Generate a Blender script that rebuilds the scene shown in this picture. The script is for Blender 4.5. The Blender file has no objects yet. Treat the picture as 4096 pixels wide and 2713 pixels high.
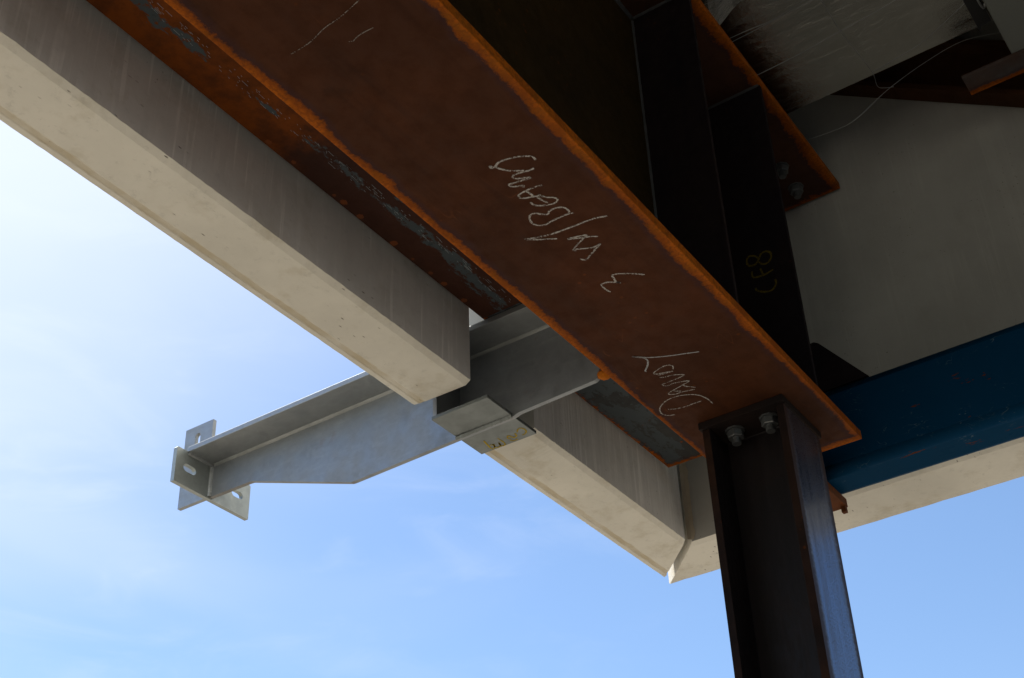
import bpy, bmesh, math, random
from mathutils import Vector, Matrix
random.seed(11)
sc = bpy.context.scene
S = 1.7                       # one unit of the measured layout in metres
CAMH = 1.6                    # eye height above the ground
CHALK_BEAM=[[[0.9335,0.6201],[0.9314,0.6219],[0.9349,0.6218],[0.9345,0.6168],[0.9318,0.611],[0.9324,0.6021],[0.9356,0.5912],[0.9397,0.5835],[0.9446,0.5777],[0.9495,0.5764],[0.9517,0.5775]],[[0.9346,0.6176],[0.9415,0.6151],[0.9488,0.6094],[0.9536,0.6035],[0.9584,0.5962]],[[0.9618,0.5855],[0.9614,0.5929],[0.9589,0.6018],[0.9584,0.6094],[0.9599,0.612],[0.9642,0.6107],[0.9673,0.6048],[0.9713,0.5975],[0.9724,0.5989],[0.9699,0.6092],[0.9687,0.6164],[0.9676,0.6221],[0.9722,0.6215],[0.9758,0.6158],[0.9787,0.6105],[0.9806,0.6122]],[[0.9901,0.5932],[0.9879,0.6013],[0.9871,0.6128],[0.988,0.6215],[0.9901,0.6245],[0.9941,0.6242],[0.9974,0.6197],[0.9996,0.6131],[1.0035,0.6049],[1.0005,0.6056]],[[0.9875,0.613],[0.9989,0.6112]],[[1.0035,0.6049],[1.0097,0.6009],[1.0147,0.5948],[1.0199,0.5931],[1.023,0.5975],[1.0222,0.605],[1.0182,0.6132],[1.0136,0.6183],[1.0097,0.6198],[1.0061,0.6194]],[[1.0037,0.609],[1.0114,0.6074],[1.0187,0.6048]],[[1.0499,0.5916],[1.0478,0.5986],[1.0475,0.6079],[1.0478,0.6217],[1.0488,0.6265],[1.0458,0.6341],[1.0391,0.638],[1.0318,0.6372],[1.0262,0.6342],[1.0239,0.6299],[1.0258,0.625],[1.0297,0.6222],[1.0343,0.617],[1.0338,0.6137],[1.0318,0.612],[1.0308,0.6052],[1.0328,0.5984],[1.0369,0.5943],[1.0433,0.5937],[1.047,0.5947]],[[1.0773,0.5638],[1.0734,0.5741],[1.0711,0.5862],[1.0701,0.6019],[1.0689,0.6147],[1.0668,0.6313],[1.0617,0.6488],[1.0563,0.6606],[1.0648,0.6508],[1.071,0.641],[1.0776,0.6307]],[[1.102,0.591],[1.0968,0.5994],[1.0923,0.6089],[1.0857,0.6213],[1.0875,0.6128],[1.0921,0.6006],[1.0955,0.6068],[1.0999,0.6164],[1.1046,0.6243],[1.1067,0.627],[1.1101,0.6257],[1.1065,0.6248],[1.1123,0.6145],[1.1161,0.6058],[1.1159,0.5967],[1.1207,0.6059],[1.1252,0.6142],[1.1302,0.6235],[1.1297,0.6267],[1.1255,0.6297]],[[1.1983,0.5841],[1.1915,0.5897],[1.1835,0.599],[1.1766,0.6089],[1.1751,0.6158],[1.1814,0.6174],[1.1893,0.6186],[1.1936,0.6155],[1.1895,0.6194],[1.1836,0.6273],[1.1825,0.6337],[1.1838,0.636],[1.1897,0.6367],[1.1979,0.6359],[1.2023,0.6342]]]
CHALK_NAME=[[[1.382,0.6098],[1.3752,0.625],[1.3682,0.6422],[1.3598,0.6587],[1.3525,0.6704],[1.3457,0.6772],[1.3393,0.6842],[1.3464,0.6776],[1.3523,0.6735],[1.3584,0.6728],[1.364,0.6751],[1.3721,0.6811],[1.3784,0.6874],[1.3812,0.6874]],[[1.3975,0.6562],[1.3912,0.6533],[1.3867,0.6545],[1.3839,0.6615],[1.3853,0.6709],[1.3885,0.6792],[1.3914,0.6824],[1.3949,0.6784],[1.3974,0.669],[1.4014,0.6586]],[[1.4019,0.6589],[1.3996,0.6703],[1.3984,0.6804]],[[1.4042,0.6804],[1.4072,0.6745],[1.4092,0.6648],[1.4135,0.6564],[1.4183,0.6516],[1.4203,0.6602],[1.4207,0.6712],[1.4217,0.6865],[1.428,0.6818],[1.4276,0.675],[1.4296,0.6653],[1.435,0.6533],[1.4387,0.6649],[1.4409,0.6736],[1.4432,0.6837],[1.4461,0.6902],[1.4492,0.6897],[1.4531,0.6825],[1.4537,0.673],[1.4582,0.6569]],[[1.438,0.6644],[1.4445,0.6626],[1.4543,0.6538]],[[1.4417,0.6828],[1.4468,0.6791],[1.4509,0.6737]],[[1.5054,0.6546],[1.4942,0.6542],[1.4821,0.6566],[1.4733,0.6606],[1.4657,0.6686],[1.4598,0.6818],[1.4587,0.6945],[1.4622,0.7064],[1.4697,0.7161],[1.4775,0.7211],[1.4856,0.7228],[1.4929,0.7201],[1.4967,0.7155],[1.499,0.7095]],[[1.4815,0.7104],[1.4859,0.7017],[1.4893,0.6891],[1.4892,0.6757],[1.4899,0.6634]]]
CHALK_MARK=[[[0.685,0.6832],[0.685,0.6717],[0.6837,0.656],[0.6784,0.6347],[0.6768,0.6149],[0.6712,0.5873]],[[0.7053,0.6281],[0.7071,0.624],[0.7059,0.6202],[0.7046,0.6112],[0.7053,0.598]]]
PAINT_BRACKET=[[[1.3966,0.9026],[1.3905,0.8974],[1.3898,0.892],[1.3965,0.8896],[1.4029,0.8918],[1.4067,0.8974],[1.406,0.9009]],[[1.3964,0.9065],[1.4036,0.9083],[1.4045,0.914],[1.3964,0.9175],[1.4012,0.9214],[1.4062,0.9192]],[[1.4077,0.9226],[1.4123,0.9183],[1.4113,0.9116]],[[1.3923,0.9329],[1.4119,0.9332],[1.4137,0.9406],[1.4036,0.9386],[1.4127,0.9419],[1.4118,0.9495],[1.402,0.9471]],[[1.3867,0.9523],[1.411,0.9561],[1.4114,0.9512],[1.4043,0.9473],[1.4023,0.9521]]]
PAINT_STIFF=[[[0.5806,1.2592],[0.5868,1.2669],[0.5958,1.2699],[0.6,1.2623],[0.5981,1.2542],[0.5891,1.2513],[0.5821,1.2563],[0.5765,1.2656],[0.568,1.2669],[0.5617,1.261],[0.5621,1.2517],[0.5692,1.2455],[0.5772,1.2474],[0.5823,1.2552]],[[0.5946,1.242],[0.595,1.2327],[0.5904,1.2287],[0.5761,1.2275],[0.5617,1.2303]],[[0.5782,1.2273],[0.5812,1.2416]],[[0.5616,1.2127],[0.5613,1.2044],[0.5686,1.1962],[0.5806,1.1981],[0.5918,1.2055],[0.593,1.2107]]]
WIRES={"w1":[[1.5044,0.5855,1.74],[1.5084,0.5682,1.74],[1.5114,0.5514,1.74]],"w2":[[1.5988,0.5802,1.74],[1.6012,0.537,1.74],[1.6044,0.4972,1.74],[1.5965,0.4349,1.74]],"w3":[[1.6043,0.579,1.735],[1.6025,0.5107,1.735],[1.5992,0.4236,1.735]],"w4":[[1.6657,0.5678,1.7],[1.6631,0.481,1.7],[1.6559,0.4062,1.7],[1.652,0.3522,1.7],[1.6465,0.3061,1.7]],"w5":[[1.5938,0.4084,1.72],[1.6792,0.4104,1.72],[1.7381,0.4063,1.72],[1.7976,0.4038,1.72],[1.8342,0.4095,1.72],[1.8461,0.4005,1.72],[1.8523,0.3869,1.72]],"w6":[[1.7655,0.3977,1.69],[1.7582,0.3447,1.69],[1.7479,0.2973,1.69],[1.71,0.2173,1.69]],"w7":[[1.8,0.5755,1.653],[1.8,0.5418,1.6415],[1.8,0.494,1.6353],[1.8,0.4523,1.6379],[1.8,0.3873,1.6705],[1.8,0.3163,1.6927],[1.8,0.2493,1.7016],[1.8,0.186,1.6833]]}
# ------------------------------------------------------------------ nodes
class NT:
    """small helper that writes procedural node graphs"""
    def __init__(s, nt): s.nt = nt
    def n(s, t, **kw):
        x = s.nt.nodes.new(t)
        for k, v in kw.items(): setattr(x, k, v)
        return x
    def put(s, sock, v):
        if v is None: return
        if isinstance(v, bpy.types.NodeSocket): s.nt.links.new(v, sock)
        elif isinstance(v, (tuple, list)) and len(v) == 3 and sock.type == 'RGBA': sock.default_value = (*v, 1)
        else: sock.default_value = v
    def m(s, op, a, b=None, c=None, clamp=False):
        x = s.n('ShaderNodeMath', operation=op, use_clamp=clamp)
        for i, v in enumerate((a, b, c)): s.put(x.inputs[i], v)
        return x.outputs[0]
    def mix(s, f, a, b, mode='MIX'):
        x = s.n('ShaderNodeMix', data_type='RGBA', blend_type=mode)
        s.put(x.inputs[0], f); s.put(x.inputs[6], a); s.put(x.inputs[7], b)
        return x.outputs[2]
    def rng(s, v, a, b, c=0.0, d=1.0, smooth=True):
        x = s.n('ShaderNodeMapRange', interpolation_type='SMOOTHSTEP' if smooth else 'LINEAR')
        for i, q in enumerate((v, a, b, c, d)): s.put(x.inputs[i], q)
        return x.outputs[0]
    def pos(s):
        return s.n('ShaderNodeNewGeometry').outputs['Position']
    def scaled(s, vec, sx, sy, sz, off=(0, 0, 0)):
        x = s.n('ShaderNodeMapping'); s.put(x.inputs[0], vec)
        x.inputs[1].default_value = off; x.inputs[3].default_value = (sx, sy, sz)
        return x.outputs[0]
    def noise(s, vec, scale, detail=4, rough=.55, dist=0.0):
        x = s.n('ShaderNodeTexNoise'); s.put(x.inputs['Vector'], vec)
        x.inputs['Scale'].default_value = scale; x.inputs['Detail'].default_value = detail
        x.inputs['Roughness'].default_value = rough; x.inputs['Distortion'].default_value = dist
        return x.outputs[0]
    def voro(s, vec, scale, feature='F1', rand=1.0):
        x = s.n('ShaderNodeTexVoronoi', feature=feature); s.put(x.inputs['Vector'], vec)
        x.inputs['Scale'].default_value = scale; x.inputs['Randomness'].default_value = rand
        return x.outputs
    def xyz(s, vec):
        x = s.n('ShaderNodeSeparateXYZ'); s.put(x.inputs[0], vec); return x.outputs
    def bump(s, h, strength, dist=.002):
        x = s.n('ShaderNodeBump'); s.put(x.inputs['Height'], h)
        x.inputs['Strength'].default_value = strength; x.inputs['Distance'].default_value = dist
        return x.outputs[0]

def material(name):
    m = bpy.data.materials.new(name); m.use_nodes = True
    b = m.node_tree.nodes['Principled BSDF']
    return m, NT(m.node_tree), b

def concrete(name, streaks=False, tint=(.69, .66, .585), amount=1.0, blot=1.0):
    m, t, b = material(name); p = t.pos()
    big = t.noise(p, 2.2, 5, .6); fine = t.noise(p, 60, 4, .6)
    col = t.mix(t.rng(big, .3, .7), tuple(c * .86 for c in tint), tuple(c * 1.06 for c in tint))
    col = t.mix(t.m('MULTIPLY', t.rng(t.noise(p, 9, 6, .68), .50, .72), .42 * blot), col, tuple(c * k for c, k in zip(tint, (.70, .66, .58))))
    col = t.mix(t.m('MULTIPLY', t.rng(t.noise(p, 45, 5, .7), .54, .72), .30 * blot), col, tuple(c * .7 for c in tint))
    # air holes and short dark nicks
    pit = t.m('MAXIMUM', t.rng(t.voro(p, 34)[0], .04, .09, 1, 0), t.rng(t.voro(p, 90)[0], .05, .13, 1, 0))
    pit = t.m('MULTIPLY', pit, t.rng(t.noise(p, 7, 4, .7), .57, .66))
    nick = t.rng(t.voro(t.scaled(p, 22, 70, 70), 1.0)[0], .05, .14, 1, 0)
    nick = t.m('MULTIPLY', nick, t.rng(t.noise(p, 4.3, 3), .50, .60))
    d = t.m('MAXIMUM', pit, nick)
    h = t.m('SUBTRACT', t.m('MULTIPLY', fine, .35), d)
    if streaks:
        q = t.scaled(p, 46, 46, 1.8)
        st = t.rng(t.noise(q, 1.0, 2, .5, .8), .53, .64)
        st = t.m('MULTIPLY', st, t.rng(t.noise(p, 5.0, 4), .42, .66))
        fl = t.rng(t.noise(t.scaled(p, 85, 85, 2.6), 1.0, 2, .5, .7), .56, .68)
        col = t.mix(t.m('MULTIPLY', st, .34 * amount), col, tuple(c * 1.45 for c in tint))
        col = t.mix(t.m('MULTIPLY', t.m('MULTIPLY', fl, t.rng(t.noise(p, 7, 3), .38, .62)), .40 * amount), col, tuple(c * 1.5 for c in tint))
        col = t.mix(t.m('MULTIPLY', t.rng(t.noise(t.scaled(p, 15, 15, 2.5), 1, 4, .6), .5, .75), .28 * amount), col, tuple(c * .62 for c in tint))
        col = t.mix(t.m('MULTIPLY', t.rng(t.noise(p, 1.6, 6, .7), .46, .68), .28 * blot), col, tuple(c * .66 for c in tint))
    col = t.mix(t.m('MULTIPLY', d, .78), col, (.10, .08, .06))
    t.put(b.inputs['Base Color'], col); b.inputs['Roughness'].default_value = .9
    b.inputs['Specular IOR Level'].default_value = .25
    t.put(b.inputs['Normal'], t.bump(h, .5, .003))
    return m

def stain_concrete(name, axis, lo, hi):
    """soffit concrete with a brown form line running along one edge (a real stain in the concrete)"""
    m = concrete(name, blot=1.5); t = NT(m.node_tree); b = m.node_tree.nodes['Principled BSDF']
    old = b.inputs['Base Color'].links[0].from_socket
    p = t.pos(); c = t.xyz(p)[axis]
    w = t.m('ADD', c, t.m('MULTIPLY', t.m('SUBTRACT', t.noise(p, 18, 3), .5), .012))
    k = t.m('MULTIPLY', t.rng(w, lo - .004, lo + .002), t.rng(w, hi - .003, hi + .004, 1, 0))
    k = t.m('MULTIPLY', k, t.rng(t.noise(p, 6, 4, .6), .34, .60, .10, .75))
    t.put(b.inputs['Base Color'], t.mix(k, old, (.47, .39, .25)))
    return m

BROWN = (.046, .0152, .0060); BROWN2 = (.064, .0200, .0068); ORANGE = (.36, .088, .002); ORANGE2 = (.20, .046, .002)
def rust(name, bands=(), dark=BROWN, light=BROWN2, scale_amt=0.0, scale_band=None, amp=.03, orange_near=None, rough=.75, streak=None, blotch=0.25, taper=None):
    """rusted steel; bands = (axis, value, width) lines along which bright orange rust has bloomed"""
    m, t, b = material(name); p = t.pos(); X = t.xyz(p)
    n1 = t.noise(p, 3.2, 6, .62); n2 = t.noise(p, 26, 5, .65); n3 = t.noise(p, 140, 3, .6)
    col = t.mix(t.rng(n1, .35, .68), dark, light)
    if streak:
        col = t.mix(t.m('MULTIPLY', t.rng(t.noise(t.scaled(p, *streak), 1, 4, .6), .45, .75), .5), col, tuple(c * .55 for c in dark))
    col = t.mix(t.m('MULTIPLY', t.rng(n2, .42, .75), .35), col, tuple(c * .6 for c in dark))
    col = t.mix(t.m('MULTIPLY', t.rng(t.noise(p, 1.5, 7, .68), .48, .70), .55), col, tuple(c * k for c, k in zip(light, (1.45, 1.35, 1.3))))
    col = t.mix(t.m('MULTIPLY', t.rng(t.noise(p, 9, 7, .75), .55, .72), .45), col, tuple(c * k for c, k in zip(dark, (.55, .7, .95))))
    sc_ = t.m('ABSOLUTE', t.m('SUBTRACT', t.noise(t.scaled(p, 3, 16, 16), 1, 2, .5, .3), .5))
    sc_ = t.m('MULTIPLY', t.rng(sc_, .0015, .006, 1, 0), t.rng(t.noise(p, 8, 3), .55, .68))
    col = t.mix(t.m('MULTIPLY', sc_, .30), col, tuple(min(1, c * 2.4) for c in light))
    sp = t.m('MULTIPLY', t.rng(t.voro(p, 42)[0], .10, .22, 1, 0), t.rng(t.noise(p, 5.1, 3), .55, .66))
    col = t.mix(t.m('MULTIPLY', sp, blotch), col, ORANGE2)
    rgh = t.rng(n2, .3, .7, rough - .08, rough + .1)
    if scale_amt > 0:         # blue grey mill scale still clinging on
        q = t.noise(t.scaled(p, 3.5, 9, 9), 1.6, 8, .72)
        if scale_band:
            ax, c, hw = scale_band
            off = t.m('ABSOLUTE', t.m('SUBTRACT', X[ax], c))
            q = t.m('SUBTRACT', q, t.rng(off, 0, hw, 0, .22, smooth=False))
        ks = t.m('MULTIPLY', t.rng(q, .475, .505), t.m('MULTIPLY', t.rng(t.noise(p, 34, 5, .7), .36, .46), scale_amt))
        col = t.mix(ks, col, t.mix(n2, (.040, .052, .060), (.070, .085, .095)))
        rgh = t.m('SUBTRACT', rgh, t.m('MULTIPLY', ks, .28))
    tot = None
    for ax, v, w in bands:
        dist = t.m('ABSOLUTE', t.m('SUBTRACT', X[ax], v))
        if taper and ax == 1: dist = t.m('ADD', dist, t.rng(X[0], taper[0], taper[1], 0, taper[2]))
        jag = t.m('ADD', t.m('MULTIPLY', t.m('SUBTRACT', t.noise(p, 11, 4, .6), .5), amp),
                  t.m('MULTIPLY', t.m('SUBTRACT', t.noise(p, 95, 5, .75), .5), amp * 1.0))
        dist = t.m('ADD', t.m('ADD', dist, jag), t.m('MULTIPLY', t.rng(t.noise(p, 4.2, 4, .6), .36, .66), w * .26))
        k = t.rng(dist, w * .70, w * 1.04, 1, 0)
        fr = t.m('MULTIPLY', t.rng(dist, w, w * 1.6, 1, 0), t.m('SUBTRACT', 1, k))
        col = t.mix(t.m('MULTIPLY', fr, .55), col, (.034, .0165, .020))
        tot = k if tot is None else t.m('MAXIMUM', tot, k)
        core = t.rng(dist, 0, w * .8, 1, 0)
        oc = t.mix(core, ORANGE2, ORANGE)
        oc = t.mix(t.m('MULTIPLY', t.rng(n3, .44, .62), .55), oc, (.10, .028, .004))
        oc = t.mix(t.m('MULTIPLY', t.rng(n2, .46, .66), .5), oc, (.17, .062, .006))
        oc = t.mix(t.m('MULTIPLY', t.rng(t.noise(p, 13, 4, .6), .48, .66), .5), oc, (.20, .040, .003))
        col = t.mix(k, col, oc)
    if orange_near is not None:   # general orange bloom towards one end of the member
        ax, a, bb = orange_near
        g = t.m('ADD', t.rng(X[ax], a, bb, 1, 0), t.m('MULTIPLY', t.m('SUBTRACT', t.noise(p, 6, 6, .7), .5), 1.1))
        k2 = t.rng(g, .42, .74)
        oc = t.mix(t.rng(n2, .35, .7), (.16, .040, .004), (.085, .024, .006))
        if scale_amt > 0: k2 = t.m('MULTIPLY', k2, t.m('SUBTRACT', 1, ks))
        if not bands: col = t.mix(k2, col, oc)
        else: col = t.mix(t.m('MULTIPLY', k2, t.m('SUBTRACT', 1, tot)), col, oc)
    t.put(b.inputs['Base Color'], col); t.put(b.inputs['Roughness'], rgh)
    b.inputs['Specular IOR Level'].default_value = .10
    h = t.m('ADD', t.m('MULTIPLY', n2, .5), t.m('MULTIPLY', n3, .35))
    if tot is not None: h = t.m('ADD', h, t.m('MULTIPLY', tot, .6))
    t.put(b.inputs['Normal'], t.bump(h, .35, .0015))
    return m

def galvanised(name, base=(.34, .357, .366), stain=0.0, rough=.46):
    m, t, b = material(name); p = t.pos()
    cell = t.voro(p, 85)[1]; n1 = t.noise(p, 4.5, 5, .6); n2 = t.noise(t.scaled(p, 60, 12, 60), 1, 4, .6)
    g = t.mix(t.rng(n1, .3, .7), tuple(c * .92 for c in base), base)
    bw = t.n('ShaderNodeRGBToBW'); t.put(bw.inputs[0], cell)
    g = t.mix(.05, g, bw.outputs[0], 'OVERLAY')
    g = t.mix(t.m('MULTIPLY', t.rng(n2, .5, .8), .35), g, tuple(c * 1.35 for c in base))
    g = t.mix(t.m('MULTIPLY', t.rng(t.noise(p, 13, 4),   .60, .72), .22), g, tuple(c * .5 for c in base))
    if stain: g = t.mix(t.m('MULTIPLY', t.rng(t.noise(p, 9, 5, .65), .60, .70), stain), g, (.20, .09, .035))
    t.put(b.inputs['Base Color'], g); b.inputs['Metallic'].default_value = .72
    t.put(b.inputs['Roughness'], t.rng(t.noise(p, 24, 4), .3, .7, rough - .07, rough + .12))
    t.put(b.inputs['Normal'], t.bump(t.noise(p, 90, 4), .12, .001))
    return m

def plain(name, col, rough=.6, metal=0.0, var=.25, scale=18, bump=.1, ior=None):
    m, t, b = material(name); p = t.pos(); n = t.noise(p, scale, 5, .6)
    t.put(b.inputs['Base Color'], t.mix(n, tuple(c * (1 - var) for c in col), tuple(min(1, c * (1 + var)) for c in col)))
    t.put(b.inputs['Roughness'], t.rng(n, .3, .7, max(.03, rough - .08), min(1, rough + .08)))
    b.inputs['Metallic'].default_value = metal
    if ior: b.inputs['IOR'].default_value = ior
    if bump: t.put(b.inputs['Normal'], t.bump(t.noise(p, scale * 6, 3), bump, .001))
    return m

def chalk(name, col, cover=.5, grain=520):
    m, t, b = material(name); p = t.pos()
    t.put(b.inputs['Base Color'], t.mix(t.noise(p, 60, 3), tuple(c * .55 for c in col), col))
    b.inputs['Roughness'].default_value = 1; b.inputs['Specular IOR Level'].default_value = 0
    k = t.rng(t.m('ADD', t.noise(p, grain, 2, .6), t.m('MULTIPLY', t.m('SUBTRACT', t.noise(p, 35, 2), .5), .35)), cover - .12, cover + .04)
    t.put(b.inputs['Alpha'], k)
    return m

def blue_paint():
    m, t, b = material('blue_paint'); p = t.pos()
    col = t.mix(t.noise(p, 5, 4), (.0024, .029, .071), (.0034, .039, .094))
    chip = t.rng(t.noise(t.scaled(p, 30, 7, 24), 1, 6, .7), .640, .660)
    chip = t.m('MULTIPLY', chip, t.rng(t.noise(p, 3.4, 2), .42, .54))
    scr = t.m('MAXIMUM', t.rng(t.voro(t.scaled(p, 110, 42, 110), 1)[0], .06, .13, 1, 0), t.rng(t.m('ABSOLUTE', t.m('SUBTRACT', t.noise(t.scaled(p, 22, 9, 22), 1, 3, .6, 1.2), .5)), .002, .010, .8, 0))
    scr = t.m('MULTIPLY', scr, t.rng(t.noise(p, 8, 4, .65), .52, .66))
    col = t.mix(t.m('MULTIPLY', scr, .8), col, (.12, .17, .20))
    col = t.mix(chip, col, (.085, .026, .010))
    t.put(b.inputs['Base Color'], col)
    t.put(b.inputs['Roughness'], t.rng(t.noise(p, 20, 3), .3, .7, .26, .40)); b.inputs['IOR'].default_value = 1.04
    t.put(b.inputs['Normal'], t.bump(t.noise(p, 14, 3), .08, .002))
    return m

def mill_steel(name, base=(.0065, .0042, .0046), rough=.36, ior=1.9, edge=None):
    """dark hot rolled column steel, smooth enough to mirror the sky at a low angle"""
    m, t, b = material(name); p = t.pos()
    st = t.noise(t.scaled(p, 60, 60, 2.2), 1, 5, .65); n = t.noise(p, 7, 5, .6); g = t.noise(t.scaled(p, 160, 160, 40), 1, 3, .6)
    col = t.mix(t.rng(st, .35, .7), base, tuple(c * 1.7 for c in base))
    col = t.mix(t.m('MULTIPLY', t.rng(n, .5, .7), .5), col, (.015, .0075, .006))
    t.put(b.inputs['Base Color'], col)
    r = t.m('ADD', t.rng(g, .35, .65, rough - .04, rough + .12), t.m('MULTIPLY', t.m('SUBTRACT', st, .5), .16))
    t.put(b.inputs['Roughness'], r); b.inputs['IOR'].default_value = ior
    t.put(b.inputs['Normal'], t.bump(t.m('ADD', g, st), .05, .0005))
    return m

def scale_face():
    """mill scale on the column flange: bluish, mirrors the sky low down; its two borders are dull and rusty"""
    m, t, b = material('column_mill_scale'); p = t.pos(); X = t.xyz(p)
    st = t.noise(t.scaled(p, 36, 36, 3.0), 1, 7, .75); g = t.noise(t.scaled(p, 420, 420, 240), 1, 5, .75)
    mid = t.m('ABSOLUTE', t.m('SUBTRACT', X[0], 1.6045 * S))
    hair = t.m('ADD', t.m('MULTIPLY', t.m('SUBTRACT', t.noise(t.scaled(p, 40, 40, 220), 1, 4, .7), .5), .030), t.m('MULTIPLY', t.m('SUBTRACT', st, .5), .030))
    edge = t.rng(t.m('ADD', mid, hair), .066, .088)
    grit = t.rng(t.m('ADD', g, t.m('MULTIPLY', st, .3)), .60, .74)
    dull = t.m('MAXIMUM', edge, t.m('MULTIPLY', grit, .75))
    line = t.rng(t.m('ABSOLUTE', t.m('SUBTRACT', mid, .008)), .0012, .003, .25, 0)
    col = t.mix(dull, (.016, .012, .013), t.mix(st, (.020, .010, .008), (.042, .019, .012)))
    t.put(b.inputs['Base Color'], t.mix(line, col, (.05, .055, .07)))
    t.put(b.inputs['Roughness'], t.m('ADD', t.m('ADD', t.m('MULTIPLY', dull, .38), t.m('MULTIPLY', st, .04)), .23))
    t.put(b.inputs['IOR'], t.m('SUBTRACT', 2.7, t.m('MULTIPLY', dull, 1.35)))
    b.inputs['Specular Tint'].default_value = (.50, .66, 1.0, 1)
    t.put(b.inputs['Normal'], t.bump(g, .012, .0004))
    return m

def foil():
    m, t, b = material('foil_facing'); p = t.pos()
    b.inputs['Metallic'].default_value = 1
    t.put(b.inputs['Base Color'], t.mix(t.noise(p, 12, 4), (.62, .60, .56), (.80, .78, .74)))
    cr = t.m('ADD', t.m('MULTIPLY', t.noise(t.scaled(p, 13, 3.2, 13), 1, 3, .5, .6), 1.6), t.noise(t.scaled(p, 40, 14, 40), 1, 7, .75, 1.0)); cr2 = t.noise(p, 55, 5, .65)
    t.put(b.inputs['Roughness'], t.rng(cr2, .3, .7, .07, .15))
    t.put(b.inputs['Normal'], t.bump(t.m('ADD', t.m('MULTIPLY', cr, 1.0), t.m('MULTIPLY', cr2, .45)), .40, .005))
    return m

def dirt_ground():
    m, t, b = material('packed_dirt'); p = t.pos()
    c = t.mix(t.rng(t.noise(p, .35, 6, .65), .35, .65), (.225, .197, .152), (.285, .252, .198))
    c = t.mix(t.m('MULTIPLY', t.rng(t.noise(p, 6, 5, .7), .45, .7), .4), c, (.16, .135, .10))
    t.put(b.inputs['Base Color'], c); b.inputs['Roughness'].default_value = .95
    t.put(b.inputs['Normal'], t.bump(t.noise(p, 9, 6, .7), .6, .03))
    return m

M = dict(
    soffit_left=stain_concrete('cast_concrete_left', 1, .9775 * S, .9860 * S),
    soffit_right=concrete('cast_concrete_right', blot=1.5),
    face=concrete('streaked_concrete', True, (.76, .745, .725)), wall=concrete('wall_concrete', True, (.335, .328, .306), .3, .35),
    lower=rust('rust_lower_flange', [(1, .733 * S, .025), (1, .528 * S, .025), (0, 1.723 * S, .026)], streak=(2, 26, 26), taper=(1.30 * S, 1.46 * S, .009), amp=.024),
    upper=rust('rust_upper_flange', [(1, .528 * S, .030), (0, 1.8925 * S, .022)], dark=(.050, .022, .014), light=(.07, .028, .014), amp=.05),
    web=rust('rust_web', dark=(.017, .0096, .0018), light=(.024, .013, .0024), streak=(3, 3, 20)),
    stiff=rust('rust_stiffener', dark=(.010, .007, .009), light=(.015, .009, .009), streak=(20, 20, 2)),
    ledge=rust('rust_ledge_plate', [(1, .733 * S, .001)], dark=(.040, .0165, .012), light=(.055, .021, .013), scale_amt=1.0,
               scale_band=(1, .845 * S, .046), orange_near=(0, .62 * S, 1.22 * S), rough=.62, blotch=.6),
    ledge_far=rust('rust_ledge_end', [(1, .889 * S, .010), (0, 1.829 * S, .020)], dark=(.034, .036, .036), light=(.044, .046, .048), scale_amt=.8, rough=.65, amp=.045, blotch=.9),
    brace=rust('rust_brace', dark=(.040, .016, .006), light=(.055, .022, .008)),
    angle=rust('rust_angle', [(0, 1.819 * S, .024)], dark=(.075, .045, .035), light=(.07, .075, .08), amp=.02),
    cap=rust('rust_cap', dark=(.011, .008, .0075), light=(.019, .0105, .008), blotch=.5), seat=rust('rust_seat', dark=(.060, .021, .008), light=(.10, .030, .007), blotch=.8),
    bead=plain('weld_bead', (.05, .05, .052), .5, .3, .4, 90, .4),
    rustbead=rust('rusty_weld', dark=(.36, .10, .006), light=(.44, .13, .008)),
    rustspot=plain('rust_bloom', (.15, .036, .004), .9, 0, .35, 60, .2),
    galv=galvanised('galvanised_steel'), galv_web=galvanised('galvanised_web', (.30, .318, .335), .22, .52),
    galv_edge=galvanised('galvanised_rusty_edge', (.28, .27, .26), .95, .6), galv_end=galvanised('galvanised_end_plate', (.37, .395, .38), 0, .40), galv_weld=galvanised('galvanised_weld', (.33, .345, .345), 0, .5), galv_plate=galvanised('galvanised_plate', (.20, .218, .215), .0, .46),
    bolt=galvanised('galvanised_bolt', (.15, .157, .16), 0, .36),
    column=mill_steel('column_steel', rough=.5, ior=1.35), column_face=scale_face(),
    column_edge=rust('column_edge_rust', dark=(.010, .0062, .0056), light=(.032, .0135, .007)),
    blue=blue_paint(), foil=foil(), box=plain('grey_painted_steel', (.17, .178, .165), .55, 0, .15, 120, .5),
    black=plain('black_steel', (.018, .018, .020), .5), wire=plain('wire', (.34, .35, .36), .4, .6, .2, 40, 0),
    chalk=chalk('white_chalk', (.50, .465, .43), .505, 430), chalk_faint=chalk('faint_chalk', (.26, .225, .20), .50, 430), chalk_grey=chalk('grey_chalk', (.42, .42, .42), .42), yellow=chalk('yellow_marker', (.50, .36, .03), .45),
    yellow_dim=chalk('yellow_marker_faint', (.15, .11, .012), .40),
    deck=plain('deck_underside', (.06, .055, .05), .85), ground=dirt_ground(), scratch=chalk('bare_scratch', (.33, .37, .40), .42, 700))

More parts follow.
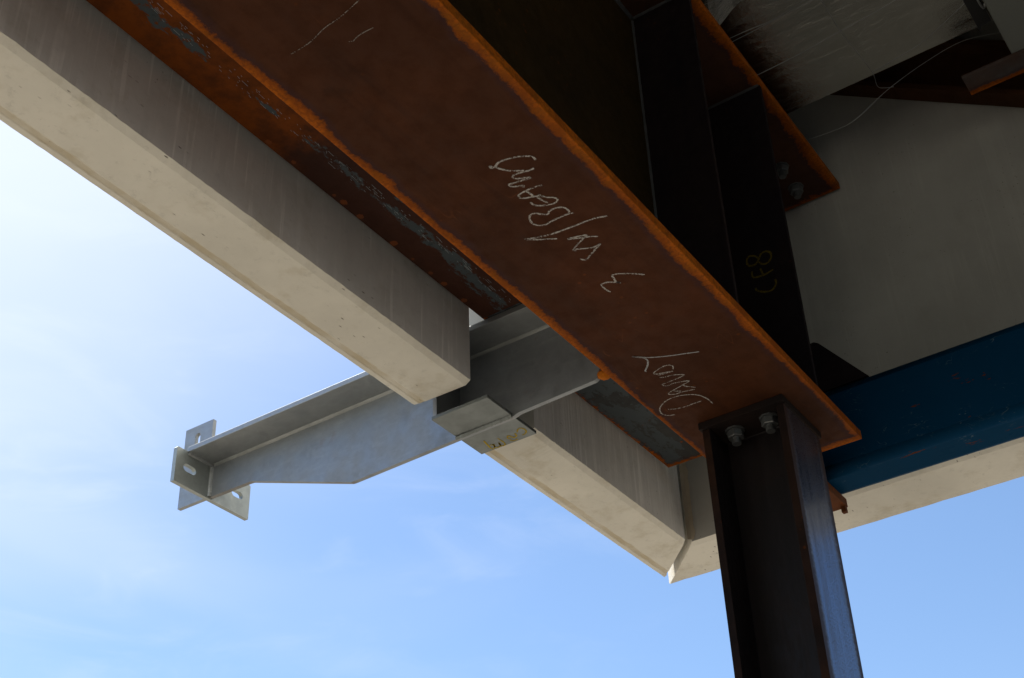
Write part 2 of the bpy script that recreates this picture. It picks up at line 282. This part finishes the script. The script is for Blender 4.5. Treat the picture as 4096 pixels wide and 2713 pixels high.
# ------------------------------------------------------------------ meshes (layout units, scaled when linked)
def bm_box(x0, x1, y0, y1, z0, z1, bev=0.0, seg=2, bm=None):
    bm = bm or bmesh.new()
    r = bmesh.ops.create_cube(bm, size=1)
    for v in r['verts']:
        v.co = Vector((x0 + (v.co.x + .5) * (x1 - x0), y0 + (v.co.y + .5) * (y1 - y0), z0 + (v.co.z + .5) * (z1 - z0)))
    if bev:
        es = list({e for v in r['verts'] for e in v.link_edges})
        bmesh.ops.bevel(bm, geom=es, offset=bev, segments=seg, affect='EDGES', profile=.6)
    return bm
AX = {'x': lambda a, b, c: Vector((c, a, b)), 'y': lambda a, b, c: Vector((a, c, b)), 'z': lambda a, b, c: Vector((a, b, c))}
def bm_prism(outline, axis, c0, c1, holes=(), bev=0.0):
    """flat outline with holes, extruded along an axis"""
    bm = bmesh.new(); f = AX[axis]; es = []
    for loop in [outline, *holes]:
        vs = [bm.verts.new(f(a, b, c0)) for a, b in loop]
        es += [bm.edges.new((vs[i], vs[(i + 1) % len(vs)])) for i in range(len(vs))]
    if holes: fs = [g for g in bmesh.ops.triangle_fill(bm, edges=es, use_beauty=True, use_dissolve=False)['geom'] if isinstance(g, bmesh.types.BMFace)]
    else: fs = [bm.faces.new(bm.verts[:])]
    r = bmesh.ops.extrude_face_region(bm, geom=fs)
    d = f(0, 0, c1) - f(0, 0, c0)
    for g in r['geom']:
        if isinstance(g, bmesh.types.BMVert): g.co += d
    bmesh.ops.recalc_face_normals(bm, faces=bm.faces[:])
    if bev:
        sharp = [e for e in bm.edges if len(e.link_faces) == 2 and e.calc_face_angle(0) > .6]
        bmesh.ops.bevel(bm, geom=sharp, offset=bev, segments=1, affect='EDGES')
    return bm
def stadium(cx, cy, hl, r, vertical=False, n=8):
    pts = []
    for s in (1, -1):
        for i in range(n + 1):
            a = -math.pi / 2 + math.pi * i / n + (0 if s > 0 else math.pi)
            u, v = s * (hl - r) + r * math.cos(a), r * math.sin(a)
            pts.append((cx - v, cy + u) if vertical else (cx + u, cy + v))
    return pts
def bm_tube(path, r, n=8, bm=None):
    bm = bm or bmesh.new(); pts = [Vector(p) for p in path]; rings = []
    for i, p in enumerate(pts):
        d = (pts[min(i + 1, len(pts) - 1)] - pts[max(i - 1, 0)]).normalized()
        u = d.orthogonal().normalized() if abs(d.z) > .9 else d.cross(Vector((0, 0, 1))).normalized()
        w = d.cross(u)
        rings.append([bm.verts.new(p + r * (math.cos(k * 2 * math.pi / n) * u + math.sin(k * 2 * math.pi / n) * w)) for k in range(n)])
    for a, b in zip(rings, rings[1:]):
        for k in range(n): bm.faces.new((a[k], a[(k + 1) % n], b[(k + 1) % n], b[k]))
    bm.faces.new(rings[0][::-1]); bm.faces.new(rings[-1])
    return bm
def smooth_path(pts, sub=6):
    P = [Vector(p) for p in pts]
    if len(P) < 3: return [P[0].lerp(P[-1], i / sub) for i in range(sub + 1)]
    out = []
    for i in range(len(P) - 1):
        a, b, c, d = P[max(i - 1, 0)], P[i], P[i + 1], P[min(i + 2, len(P) - 1)]
        for k in range(sub):
            s = k / sub
            out.append(.5 * ((2 * b) + (c - a) * s + (2 * a - 5 * b + 4 * c - d) * s * s + (3 * b - a - 3 * c + d) * s ** 3))
    return out + [P[-1]]
def bm_strokes(strokes, to3, w, sub=6, bm=None):
    """hand drawn lines as flat ribbons lying on a surface"""
    bm = bm or bmesh.new()
    for st in strokes:
        pts = smooth_path([(a, b, 0) for a, b in st], sub); prev = None
        for i, p in enumerate(pts):
            d = pts[min(i + 1, len(pts) - 1)] - pts[max(i - 1, 0)]
            if d.length < 1e-9: continue
            d.normalize(); n = Vector((-d.y, d.x, 0)); k = w * random.uniform(.75, 1.25)
            if i in (0, len(pts) - 1): k *= .6
            a, b = p + n * k / 2, p - n * k / 2
            cur = (bm.verts.new(to3(a.x, a.y)), bm.verts.new(to3(b.x, b.y)))
            if prev: bm.faces.new((prev[0], prev[1], cur[1], cur[0]))
            prev = cur
    return bm
def bm_fillet(p0, p1, d1, d2, leg, lumps=40, amp=.25):
    """a lumpy fillet weld along p0-p1 with legs along the two directions"""
    bm = bmesh.new(); p0, p1, d1, d2 = map(Vector, (p0, p1, d1, d2)); rows = []
    for i in range(lumps + 1):
        p = p0.lerp(p1, i / lumps); l = leg * (1 + amp * random.uniform(-1, 1))
        mid = p + (d1 + d2) * l * .62
        rows.append([bm.verts.new(q) for q in (p + d1 * l, mid, p + d2 * l, p)])
    for a, b in zip(rows, rows[1:]):
        for k in range(4): bm.faces.new((a[k], a[(k + 1) % 4], b[(k + 1) % 4], b[k]))
    bm.faces.new(rows[0][::-1]); bm.faces.new(rows[-1])
    bmesh.ops.recalc_face_normals(bm, faces=bm.faces[:])
    return bm

# ------------------------------------------------------------------ scene objects
COL = sc.collection
def W(p): return Vector((p[0] * S, p[1] * S, p[2] * S + CAMH))
def origin(o):
    v = Vector((0, 0, 0))
    while o is not None: v = v + o.location; o = o.parent
    return v
def obj(name, bm, mats, parent=None, base=None, smooth=False, label=None):
    """link one bmesh as one mesh object; base = its origin (world metres) when it is a thing of its own"""
    mats = mats if isinstance(mats, (list, tuple)) else [mats]
    o = bpy.data.objects.new(name, bpy.data.meshes.new(name))
    loc = Vector((0, 0, 0))
    if parent is None and base is not None: loc = Vector(base)
    off = origin(parent) if parent else loc
    for v in bm.verts: v.co = W(v.co) - off
    bm.to_mesh(o.data); bm.free()
    for x in mats: o.data.materials.append(x)
    if smooth:
        for f in o.data.polygons: f.use_smooth = True
    COL.objects.link(o); o.location = loc
    if parent: o.parent = parent
    if label: o['label'] = label
    return o
def tag(o, label, cat, group=None):
    o['label'] = label; o['category'] = cat
    if group: o['group'] = group
    return o
def thing(name, at, label, cat, group=None):
    o = bpy.data.objects.new(name, None); o.empty_display_size = .2; COL.objects.link(o); o.location = W(at)
    return tag(o, label, cat, group)

# ------------------------------------------------------------------ ground
gb = bmesh.new()
for a, b in ((-1, -1), (1, -1), (1, 1), (-1, 1)): gb.verts.new((a * 400, b * 400, -CAMH / S))
gb.faces.new(gb.verts[:])
g = obj('ground', gb, M['ground']); g['kind'] = 'structure'

# ------------------------------------------------------------------ the big rusty girder
gir = thing('steel_girder', (1.723, .63, 1.0), 'deep rusty brown steel girder with orange edges and chalk writing under its wide lower flange', 'girder')
X0 = -1.2
def flange(x1, y0, y1, z0, z1):
    return bm_box(X0, x1, y0, y1, z0, z1, .0012, 2)
obj('lower_flange', flange(1.723, .528, .733, 1.0, 1.0135), M['lower'], gir)
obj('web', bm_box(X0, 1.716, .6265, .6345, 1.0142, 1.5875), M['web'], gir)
obj('upper_flange', flange(1.8925, .528, .733, 1.588, 1.602), M['upper'], gir)
for x in (1.3365, 1.5765):
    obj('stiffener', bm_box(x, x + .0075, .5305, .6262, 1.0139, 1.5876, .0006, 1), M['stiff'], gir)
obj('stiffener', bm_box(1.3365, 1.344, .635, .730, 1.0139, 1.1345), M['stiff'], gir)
for x in (1.3365, 1.5765):
    obj('weld', bm_fillet((x, .5325, 1.588), (x, .6260, 1.588), (-1, 0, 0), (0, 0, -1), .0030, 60, .1), M['bead'], gir)
    obj('weld', bm_fillet((x, .6262, 1.02), (x, .6262, 1.583), (-1, 0, 0), (0, -1, 0), .0028, 90, .1), M['bead'], gir)
obj('weld', bm_fillet((X0, .6265, 1.588), (1.332, .6265, 1.588), (0, -1, 0), (0, 0, -1), .0045, 200, .06), M['bead'], gir)
ZC = 1.0 - .0004
for a_, b_ in ((0, 2), (2, 3), (3, 5), (5, 7), (7, 8), (8, 9), (9, 10), (10, 11)):
    obj('chalk_letter', bm_strokes(CHALK_BEAM[a_:b_], lambda a, b: Vector((a, b, ZC)), .0023), M['chalk'], gir)
for a_, b_ in ((1, 3), (3, 6), (6, 8)):
    obj('chalk_letter', bm_strokes(CHALK_NAME[a_:b_], lambda a, b: Vector((a, b, ZC)), .0017), M['chalk'], gir)
obj('chalk_letter', bm_strokes(CHALK_NAME[:1], lambda a, b: Vector((a, b, ZC)), .0021), M['chalk_grey'], gir)
for st in CHALK_MARK: obj('chalk_mark', bm_strokes([st], lambda a, b: Vector((a, b, ZC)), .0010), M['chalk_faint'], gir)
obj('painted_mark', bm_strokes(PAINT_STIFF, lambda a, b: Vector((1.5765 - .0004, a, b)), .0030), M['yellow_dim'], gir)

# plate welded along the outer side of the girder, its far end greyer
lp = bm_box(X0, 1.300, .635, .889, 1.1255, 1.134, .0006, 1)
# round rust blooms from tack welds along the plate edge, and rows of bare scratches in the mill scale
x = .86
while x < 1.29:
    r = random.uniform(.0016, .0048); ring = []
    c = Vector((x, .884 - random.uniform(0, .002), 1.1255))
    for k in range(14):
        a = k / 14 * 2 * math.pi; q = r * random.uniform(.85, 1.15)
        ring.append(lp.verts.new(c + Vector((q * math.cos(a) * 1.25, min(q * math.sin(a), .0045), -.0003))))
    lp.faces.new(ring).material_index = 1
    x += random.uniform(.016, .075)
x = .55
while x < 1.28:
    cy = .8405 + .004 * math.sin(x * 9)
    for k in range(random.choice((0, 2, 5, 7))):
        xx = x + random.uniform(0, .02); yy = cy + random.uniform(-.009, .006); l = random.choice((.002, .003, .004, .010))
        lp.faces.new([lp.verts.new((xx + a * l, yy + b * .0005 + a * .0006, 1.1252)) for a, b in ((0, 0), (1, 0), (1, 1), (0, 1))]).material_index = 2
    x += random.uniform(.012, .022)
obj('ledge_plate', lp, [M['ledge'], M['rustspot'], M['scratch']], gir)
obj('ledge_plate', bm_box(1.3005, 1.829, .635, .889, 1.1255, 1.134, .0006, 1), M['ledge_far'], gir, label='grey end of the ledge plate edged with orange rust')

def hexa(r, rot=0.0): return [(r * math.cos(rot + k * math.pi / 3), r * math.sin(rot + k * math.pi / 3)) for k in range(6)]
def bolt_root(parent, at, z):
    """bolt end with nut and washer hanging under a plate"""
    sb = bm_tube([(at[0], at[1], z + .004), (at[0], at[1], z - .0215), (at[0], at[1], z - .0228)], .0063, 16)
    # raised thread rings
    for k in range(5):
        zz = z - .0150 - k * .0013
        bm_tube([(at[0], at[1], zz), (at[0], at[1], zz - .0006)], .0067, 16, sb)
    o = obj('bolt', sb, M['bolt'], parent)
    hx = [(at[0] + a, at[1] + b) for a, b in hexa(.0122, random.uniform(0, 1))]
    nb = bm_prism(hx, 'z', z - .0135, z - .0024, bev=.0011)
    obj('nut', nb, M['bolt'], o)
    wb = bm_tube([(at[0], at[1], z - .0024), (at[0], at[1], z - .0001)], .0140, 9)
    obj('washer', wb, M['bolt'], o)
    return o
bolt_root(gir, (1.778, .588), 1.588); bolt_root(gir, (1.842, .590), 1.588)

# ------------------------------------------------------------------ the column
colm = thing('steel_column', (1.604, .632, -CAMH / S), 'dark wide flange steel column bolted up to the end of the rusty girder', 'column')
ZG = -CAMH / S
capz = .9893
obj('cap_plate', bm_box(1.540, 1.668, .568, .696, capz, .9997, .0008, 2), M['cap'], colm)
obj('web', bm_box(1.601, 1.607, .5812, .6818, ZG + .014, capz - .0003), M['column'], colm)
fb = bm_box(1.545, 1.664, .570, .581, ZG + .014, capz - .0003, .0007, 2)
for f in fb.faces:
    c = f.calc_center_median(); n = f.normal
    f.material_index = 1 if n.y < -.9 else (2 if abs(n.x) > .3 else 0)
obj('flange', fb, [M['column'], M['column_face'], M['column_edge']], colm)
fb = bm_box(1.545, 1.664, .682, .693, ZG + .014, capz - .0003, .0007, 2)
for f in fb.faces: f.material_index = 1 if abs(f.normal.x) > .3 else 0
obj('flange', fb, [M['column'], M['column_edge']], colm)
obj('weld', bm_fillet((1.546, .570, capz), (1.663, .570, capz), (0, -1, 0), (0, 0, -1), .0022), M['column_edge'], colm)
obj('weld', bm_fillet((1.601, .583, capz), (1.601, .680, capz), (-1, 0, 0), (0, 0, -1), .0016, 50, .2), M['column'], colm)
obj('base_plate', bm_box(1.53, 1.678, .558, .706, ZG + .0005, ZG + .0137, .001, 1), M['column'], colm)
for a in ((1.571, .6555), (1.569, .6025), (1.637, .6555), (1.637, .6025)): bolt_root(colm, a, capz)

# ------------------------------------------------------------------ precast concrete panels
def panel_mesh(profile, axis, c0, c1, mat_rule, n=420, chip=.00035, ends=None):
    """profile (across, z) swept along an axis with slightly eroded arrises; ends = functions giving the end cut"""
    bm = bmesh.new(); rows = []
    m = len(profile)
    for i in range(n + 1):
        t = i / n; row = []
        for k, (a, z, rough) in enumerate(profile):
            e0, e1 = ends(a) if ends else (c0, c1)
            c = e0 + (e1 - e0) * t
            if rough and i in (0, n): c += random.uniform(-.0014, .0014)
            j = rough * chip
            da, dz = random.uniform(-j, j), random.uniform(-j, j)
            if rough and random.random() < .03: dz += abs(j) * 2.2
            row.append(bm.verts.new(Vector((c, a + da, z + dz)) if axis == 'x' else Vector((a + da, c, z + dz))))
        rows.append(row)
    for r0, r1 in zip(rows, rows[1:]):
        for k in range(m):
            f = bm.faces.new((r0[k], r1[k], r1[(k + 1) % m], r0[(k + 1) % m])); f.material_index = mat_rule(k)
    bm.faces.new(rows[0]); bm.faces.new(rows[-1][::-1])
    bmesh.ops.recalc_face_normals(bm, faces=bm.faces[:])
    return bm
ZP = 1.0165
def left_profile(y0=.900, y1=.9985):
    return [(y0, 2.30, 0), (y0, ZP + .0035, .8), (y0 + .0095, ZP, .8), (.9765, ZP, 0), (.9785, ZP + .0007, .3), (.9850, ZP + .0007, .3), (.9868, ZP, .3),
            (y1 - .004, ZP + .0008, .6), (y1, ZP + .0045, .6), (y1, 2.30, 0)]
rule = lambda k: 1 if k == 0 else 0
LM = [M['soffit_left'], M['face']]
near = obj('concrete_panel', panel_mesh(left_profile(), 'x', -4.5, 1.2845, rule, 700, ends=lambda a: (-4.5, 1.2845 - max(0, .003 - abs(a - .903)) )), LM, base=W((-.4, .95, ZP)))
tag(near, 'long pale concrete panel beside the rusty girder, ending just short of the galvanized arm', 'concrete panel')
far = obj('concrete_panel', panel_mesh(left_profile(), 'x', 1.438, 1.886, rule, 120, ends=lambda a: (1.438, 1.8835 + (a - .900) * 1.07)), LM, base=W((1.66, .95, ZP)))
tag(far, 'short pale concrete panel between the galvanized arm and the open mitred corner joint', 'concrete panel')
obj('gap_filler', bm_box(1.3900, 1.4372, .930, .990, 1.1285, 2.29), M['soffit_right'], far)
obj('gap_filler', bm_box(1.2990, 1.3898, .955, .990, 1.262, 2.29), M['soffit_right'], far)  # unseen block added in the gap to keep sky light off the duct
xr0, xr1 = 1.897, 2.018
rp = [(xr0, 2.30, 0), (xr0, ZP + .0035, .8), (xr0 + .0105, ZP, .8), (xr1 - .022, ZP, 0), (xr1 - .019, ZP + .0012, .4), (xr1 - .004, ZP + .0008, .6), (xr1, ZP + .0045, .7), (xr1, 2.30, 0)]
right = obj('concrete_panel', panel_mesh(rp, 'y', -3.2, .896, rule, 300, ends=lambda a: (-3.2, .896 + (a - xr0) * .885)), [M['soffit_right'], M['wall']], base=W((1.95, -.9, ZP)))
tag(right, 'tall grey concrete panel with pale underside behind the blue beam and the column', 'concrete panel')
# brown grout smear in the joint
gj = bmesh.new(); prev = None
for i in range(26):
    z = ZP + .006 + i * .0125
    w = .004 + .0045 * abs(math.sin(i * 1.7)) + random.uniform(0, .002)
    a = Vector((1.8962, .8955, z)); b = Vector((1.8962, .8955 - w, z)); c = Vector((1.8905, .8990, z))
    cur = [gj.verts.new(q) for q in (c, a + Vector((-.0012, -.001, 0)), b)]
    if prev:
        for k in range(2): gj.faces.new((prev[k], prev[k + 1], cur[k + 1], cur[k]))
    prev = cur
obj('grout', gj, concrete('grout', False, (.40, .34, .26)), right)

# ------------------------------------------------------------------ galvanized outrigger
out = thing('outrigger_bracket', (1.36, .735, 1.0), 'galvanized steel arm reaching out between two concrete panels to a slotted cross plate', 'outrigger')
wx0, wx1 = 1.3565, 1.3635
wo = [(.6352, 1.0150), (.742, 1.0150), (.748, 1.0010), (.752, .9990), (.872, .9952), (.883, .9922), (.978, .9908), (1.160, .9868), (1.166, .9872), (1.366, 1.0572), (1.372, 1.0578), (1.4558, 1.0585), (1.4558, 1.1155), (.6352, 1.1155)]
wb_ = bm_prism(wo, 'x', wx0, wx1)
for f in wb_.faces: f.material_index = 1 if f.normal.z < -.3 and f.calc_center_median().y > 1.1 else 0
obj('web', wb_, [M['galv_web'], M['galv_edge']], out)
obj('top_flange', bm_box(1.302, 1.417, .6352, 1.4558, 1.1158, 1.1245, .0008, 2), M['galv'], out)
for sx, x in ((-1, wx0), (1, wx1)):
    obj('weld', bm_fillet((x, .66, 1.1157), (x, 1.450, 1.1157), (sx, 0, 0), (0, 0, -1), .0036, 110, .06), M['galv_weld'], out)
obj('bearing_plate', bm_box(1.2985, 1.4165, .8835, .9770, .9935, .9990, .0006, 1), M['galv_plate'], out)
for a, b in ((1.3010, wx0 - .0002), (wx1 + .0002, 1.4140)):
    obj('stiffener', bm_box(a, b, .9700, .9762, .9992, 1.1156), M['galv'], out)
obj('weld', bm_fillet((wx0, .8835, .9935), (wx0, .9770, .9925), (-1, 0, 0), (0, 0, -1), .0034, 30, .15), M['galv_plate'], out)
obj('painted_mark', bm_strokes(PAINT_BRACKET, lambda a, b: Vector((a, b, .9935 - .0003)), .0022), M['yellow'], out)
ep = obj('end_plate', bm_prism([(1.2805, 1.0565), (1.4445, 1.0560), (1.4445, 1.1155), (1.4425, 1.1175), (1.2825, 1.1175), (1.2805, 1.1155)], 'y', 1.4560, 1.4635,
         [stadium(1.3105, 1.0885, .0135, .0065), stadium(1.4160, 1.0900, .0125, .0062)]), M['galv_end'], out)
fin = obj('fin_plate', bm_prism([(1.4638, 1.0605), (1.5255, 1.0605), (1.5255, 1.2057), (1.4638, 1.2057)], 'x', wx0, wx1,
         [stadium(1.4965, 1.158, .033, .0058, True)]), M['galv'], out)
obj('weld', bm_fillet((wx0, 1.4560, 1.060), (wx0, 1.4560, 1.112), (-1, 0, 0), (0, -1, 0), .0040, 24, .10), M['galv_weld'], out)
obj('weld', bm_fillet((1.304, 1.4560, 1.1157), (wx0, 1.4560, 1.1157), (0, -1, 0), (0, 0, -1), .0040, 24, .10), M['galv_weld'], out)
# rusty stub weld where the arm meets the girder flange
blob = bmesh.new()
bmesh.ops.create_icosphere(blob, subdivisions=3, radius=1)
for v in blob.verts:
    k = 1 + random.uniform(-.12, .12)
    v.co = Vector((1.3600 + v.co.x * .0085 * k, .7385 + v.co.y * .0095 * k, 1.0045 + v.co.z * .0065 * k))
obj('weld', blob, M['rustbead'], out, smooth=True, label='orange rusty weld blob')

# ------------------------------------------------------------------ blue tube beam on its seat
def rrect(x0, x1, z0, z1, r, n=6):
    pts = []
    for cx, cz, a0 in ((x1 - r, z1 - r, 0), (x0 + r, z1 - r, 90), (x0 + r, z0 + r, 180), (x1 - r, z0 + r, 270)):
        for i in range(n + 1):
            a = math.radians(a0 + 90 * i / n); pts.append((cx + r * math.cos(a), cz + r * math.sin(a)))
    return pts
bx0, bx1, bz0, bz1 = 1.765, 1.8445, .9845, 1.128
bb = bm_prism(rrect(bx0, bx1, bz0, bz1, .015, 8), 'y', -3.0, .612)
for f in bb.faces: f.smooth = max(abs(c) for c in f.normal) < .9985
blue = thing('blue_beam', (1.805, .61, bz0), 'dark blue painted steel tube beam with rust specks running off behind the column', 'beam')
obj('tube', bb, M['blue'], blue)
obj('gusset', bm_prism([(.5875, 1.2195), (.5805, 1.2145), (.5145, 1.1285), (.6120, 1.1285), (.6120, 1.2195)], 'x', 1.772, 1.780), M['stiff'], blue)
seat = thing('beam_seat', (1.76, .64, .975), 'rusty steel seat plate carrying the end of the blue beam behind the column', 'beam seat')
obj('plate', bm_box(1.665, 1.8500, .6095, .690, .9700, .9840, .0006, 1), M['seat'], seat)
obj('rib', bm_box(1.842, 1.8500, .6110, .618, .9610, .9698), M['seat'], seat)
obj('side_plate', bm_box(1.6645, 1.7640, .6130, .622, .9842, 1.10), M['stiff'], seat)

# ------------------------------------------------------------------ things up in the dark corner
plan = [(1.8560, -2.8), (1.8560, .590), (1.80, .606), (1.70, .628), (1.640, .624), (1.610, .606), (1.590, .583), (1.570, .548), (1.555, .50), (1.548, .44), (1.5450, -2.8)]
plan = [(a * .9446, b * .9446) for a, b in plan]
duct = obj('foil_duct', bm_prism(plan, 'z', 1.672, 2.00), M['foil'], base=W((1.62, -1.1, 1.672)))
tag(duct, 'large duct wrapped in crumpled silver foil above the dark end of the girder', 'duct')
def bar_yz(pts, x0, x1): return bm_prism(pts, 'x', x0, x1)
br = thing('diagonal_brace', (1.87, .34, 1.70), 'dark rusty diagonal steel brace lying against the concrete panel under the foil duct', 'brace')
def brline(y, off): return 1.7900 + (y - .4876) * .683 + off
ya, yb = .62, -.55
for nm_, o0, o1, xx0, xx1 in (('lower_flange', 0, .012, 1.856, 1.8935), ('web', .0122, .1148, 1.884, 1.8935), ('upper_flange', .115, .127, 1.856, 1.8935)):
    obj(nm_, bar_yz([(ya, brline(ya, o0)), (yb, brline(yb, o0)), (yb, brline(yb, o1)), (ya, brline(ya, o1))], xx0, xx1), M['brace'], br)
an = obj('steel_angle', bm_box(1.7726, 1.819, -1.6, .2634, 1.600, 1.6065, .0005, 1), M['angle'], base=W((1.795, -.6, 1.60)))
tag(an, 'short rusty steel angle with a grey stripe under the grey steel box', 'angle')
bx = obj('grey_box', bm_box(1.10, 1.7866, -.10, .1815, 1.6068, 1.668, .004, 3), M['box'], base=W((1.45, .04, 1.607)))
tag(bx, 'grey textured steel box in the top right corner beside the foil duct', 'box')
hc = thing('hanger_channel', (1.5, .21, 1.66), 'thin black hanger strip hanging beside the grey steel box', 'hanger')
obj('strip', bm_prism([(1.2, .213), (1.738, .213), (1.7546, .2125), (1.742, .207), (1.740, .190), (1.2, .190)], 'z', 1.660, 1.664), M['black'], hc)
obj('hook', bm_tube(smooth_path([(1.655, .193, 1.659), (1.672, .1925, 1.652), (1.690, .192, 1.650), (1.700, .190, 1.653), (1.696, .187, 1.658)]), .0018), M['wire'], hc)
wl = {'w1': 'thin grey wire crossing the gap between girder flange and foil duct', 'w2': 'uppermost of the long thin wires under the foil duct',
      'w3': 'long thin wire close below the uppermost wire under the foil duct', 'w4': 'bright straight wire crossing the middle of the foil duct',
      'w5': 'kinked grey wire hanging down across the foil duct', 'w6': 'straight wire from the kinked wire up to the black hanger strip', 'w7': 'pale curved wire sagging in front of the concrete panel and the diagonal brace'}
for k, pts in WIRES.items():
    if k != 'w7': pts = [[c * .955 for c in q] for q in pts]
    o = obj('hanging_wire', bm_tube(smooth_path(pts, 8), .00048 if k in ('w4', 'w6', 'w7') else .0004, 6), M['wire'], base=W(pts[0]), smooth=True)
    tag(o, wl[k], 'wire', 'thin wires under the foil duct')
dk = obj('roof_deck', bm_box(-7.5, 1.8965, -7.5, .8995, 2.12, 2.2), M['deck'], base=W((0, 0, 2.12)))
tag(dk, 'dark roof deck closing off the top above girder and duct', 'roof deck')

# ------------------------------------------------------------------ light
SUN_EL, SUN_ROT = math.radians(60), math.radians(3)      # sun beyond the outer panel, to the upper left of the picture
w = bpy.data.worlds.new('World'); sc.world = w; w.use_nodes = True
t = NT(w.node_tree); bg = w.node_tree.nodes['Background']
sky = t.n('ShaderNodeTexSky', sky_type='NISHITA'); sky.sun_disc = False
sky.sun_elevation = SUN_EL; sky.sun_rotation = SUN_ROT
sky.air_density = 1.0; sky.dust_density = .65; sky.ozone_density = 1.3; sky.altitude = 100
d = t.n('ShaderNodeTexCoord').outputs['Generated']
sd = Vector((math.sin(SUN_ROT) * math.cos(SUN_EL), math.cos(SUN_ROT) * math.cos(SUN_EL), math.sin(SUN_EL)))
dot = t.n('ShaderNodeVectorMath', operation='DOT_PRODUCT'); t.put(dot.inputs[0], d); dot.inputs[1].default_value = sd
wisp = t.noise(t.scaled(d, 1.6, 2.6, 5.0, (.3, .1, .2)), 1.15, 3.5, .5, .5)
soft = t.noise(t.scaled(d, 1, 1, 1, (.7, .2, .4)), 1.5, 2, .5)
# thin high veil: streaky wisps, thicker and brighter towards the sun
near_sun = dot.outputs['Value']
fine = t.noise(t.scaled(d, 2.4, 4.2, 11, (.1, .4, .3)), 2.2, 5, .58, .6)
up = t.xyz(d)[2]
k = t.m('ADD', t.m('MULTIPLY', t.m('ADD', t.rng(wisp, .44, .72, 0, .24), t.rng(fine, .46, .74, 0, .17)), t.rng(up, .42, .60, 1, .25)), t.rng(soft, .36, .70, 0, .06))
k = t.m('MULTIPLY', k, t.rng(near_sun, .50, .70, .03, 1))
k = t.m('ADD', k, t.rng(near_sun, .68, .93, 0, .58), clamp=True)
veil = t.mix(t.rng(dot.outputs['Value'], .6, .95), (3.9, 4.5, 5.8), (6.2, 6.4, 7.1))
hs = t.n('ShaderNodeHueSaturation'); hs.inputs['Saturation'].default_value = 1.10; t.put(hs.inputs['Color'], sky.outputs[0])
cl = t.mix(k, hs.outputs[0], veil)
t.put(bg.inputs[0], cl); bg.inputs[1].default_value = .115
sl = bpy.data.lights.new('sun', 'SUN'); sl.energy = 4.2; sl.angle = math.radians(.53); sl.color = (1, .95, .87)
so = bpy.data.objects.new('sun', sl); COL.objects.link(so)
sd = Vector((math.sin(SUN_ROT) * math.cos(SUN_EL), math.cos(SUN_ROT) * math.cos(SUN_EL), math.sin(SUN_EL)))
so.rotation_euler = sd.to_track_quat('Z', 'Y').to_euler(); so.location = sd * 60

# ------------------------------------------------------------------ camera, exposure
R = ((0.56361, -0.82528, -0.03534), (0.45382, 0.34511, -0.82155), (0.69021, 0.44699, 0.56904))
cam = bpy.data.cameras.new('camera'); co = bpy.data.objects.new('camera', cam); COL.objects.link(co)
ax, ay, az = Vector(R[0]), -Vector(R[1]), -Vector(R[2])
mw = Matrix((ax, ay, az)).transposed().to_4x4(); mw.translation = (0, 0, CAMH)
co.matrix_world = mw
cam.lens = 49.126; cam.sensor_width = 36; cam.sensor_fit = 'HORIZONTAL'; cam.clip_start = .05; cam.clip_end = 2000
sc.camera = co
sc.view_settings.view_transform = 'Standard'; sc.view_settings.look = 'None'; sc.view_settings.gamma = 1
sc.view_settings.exposure = 0.78
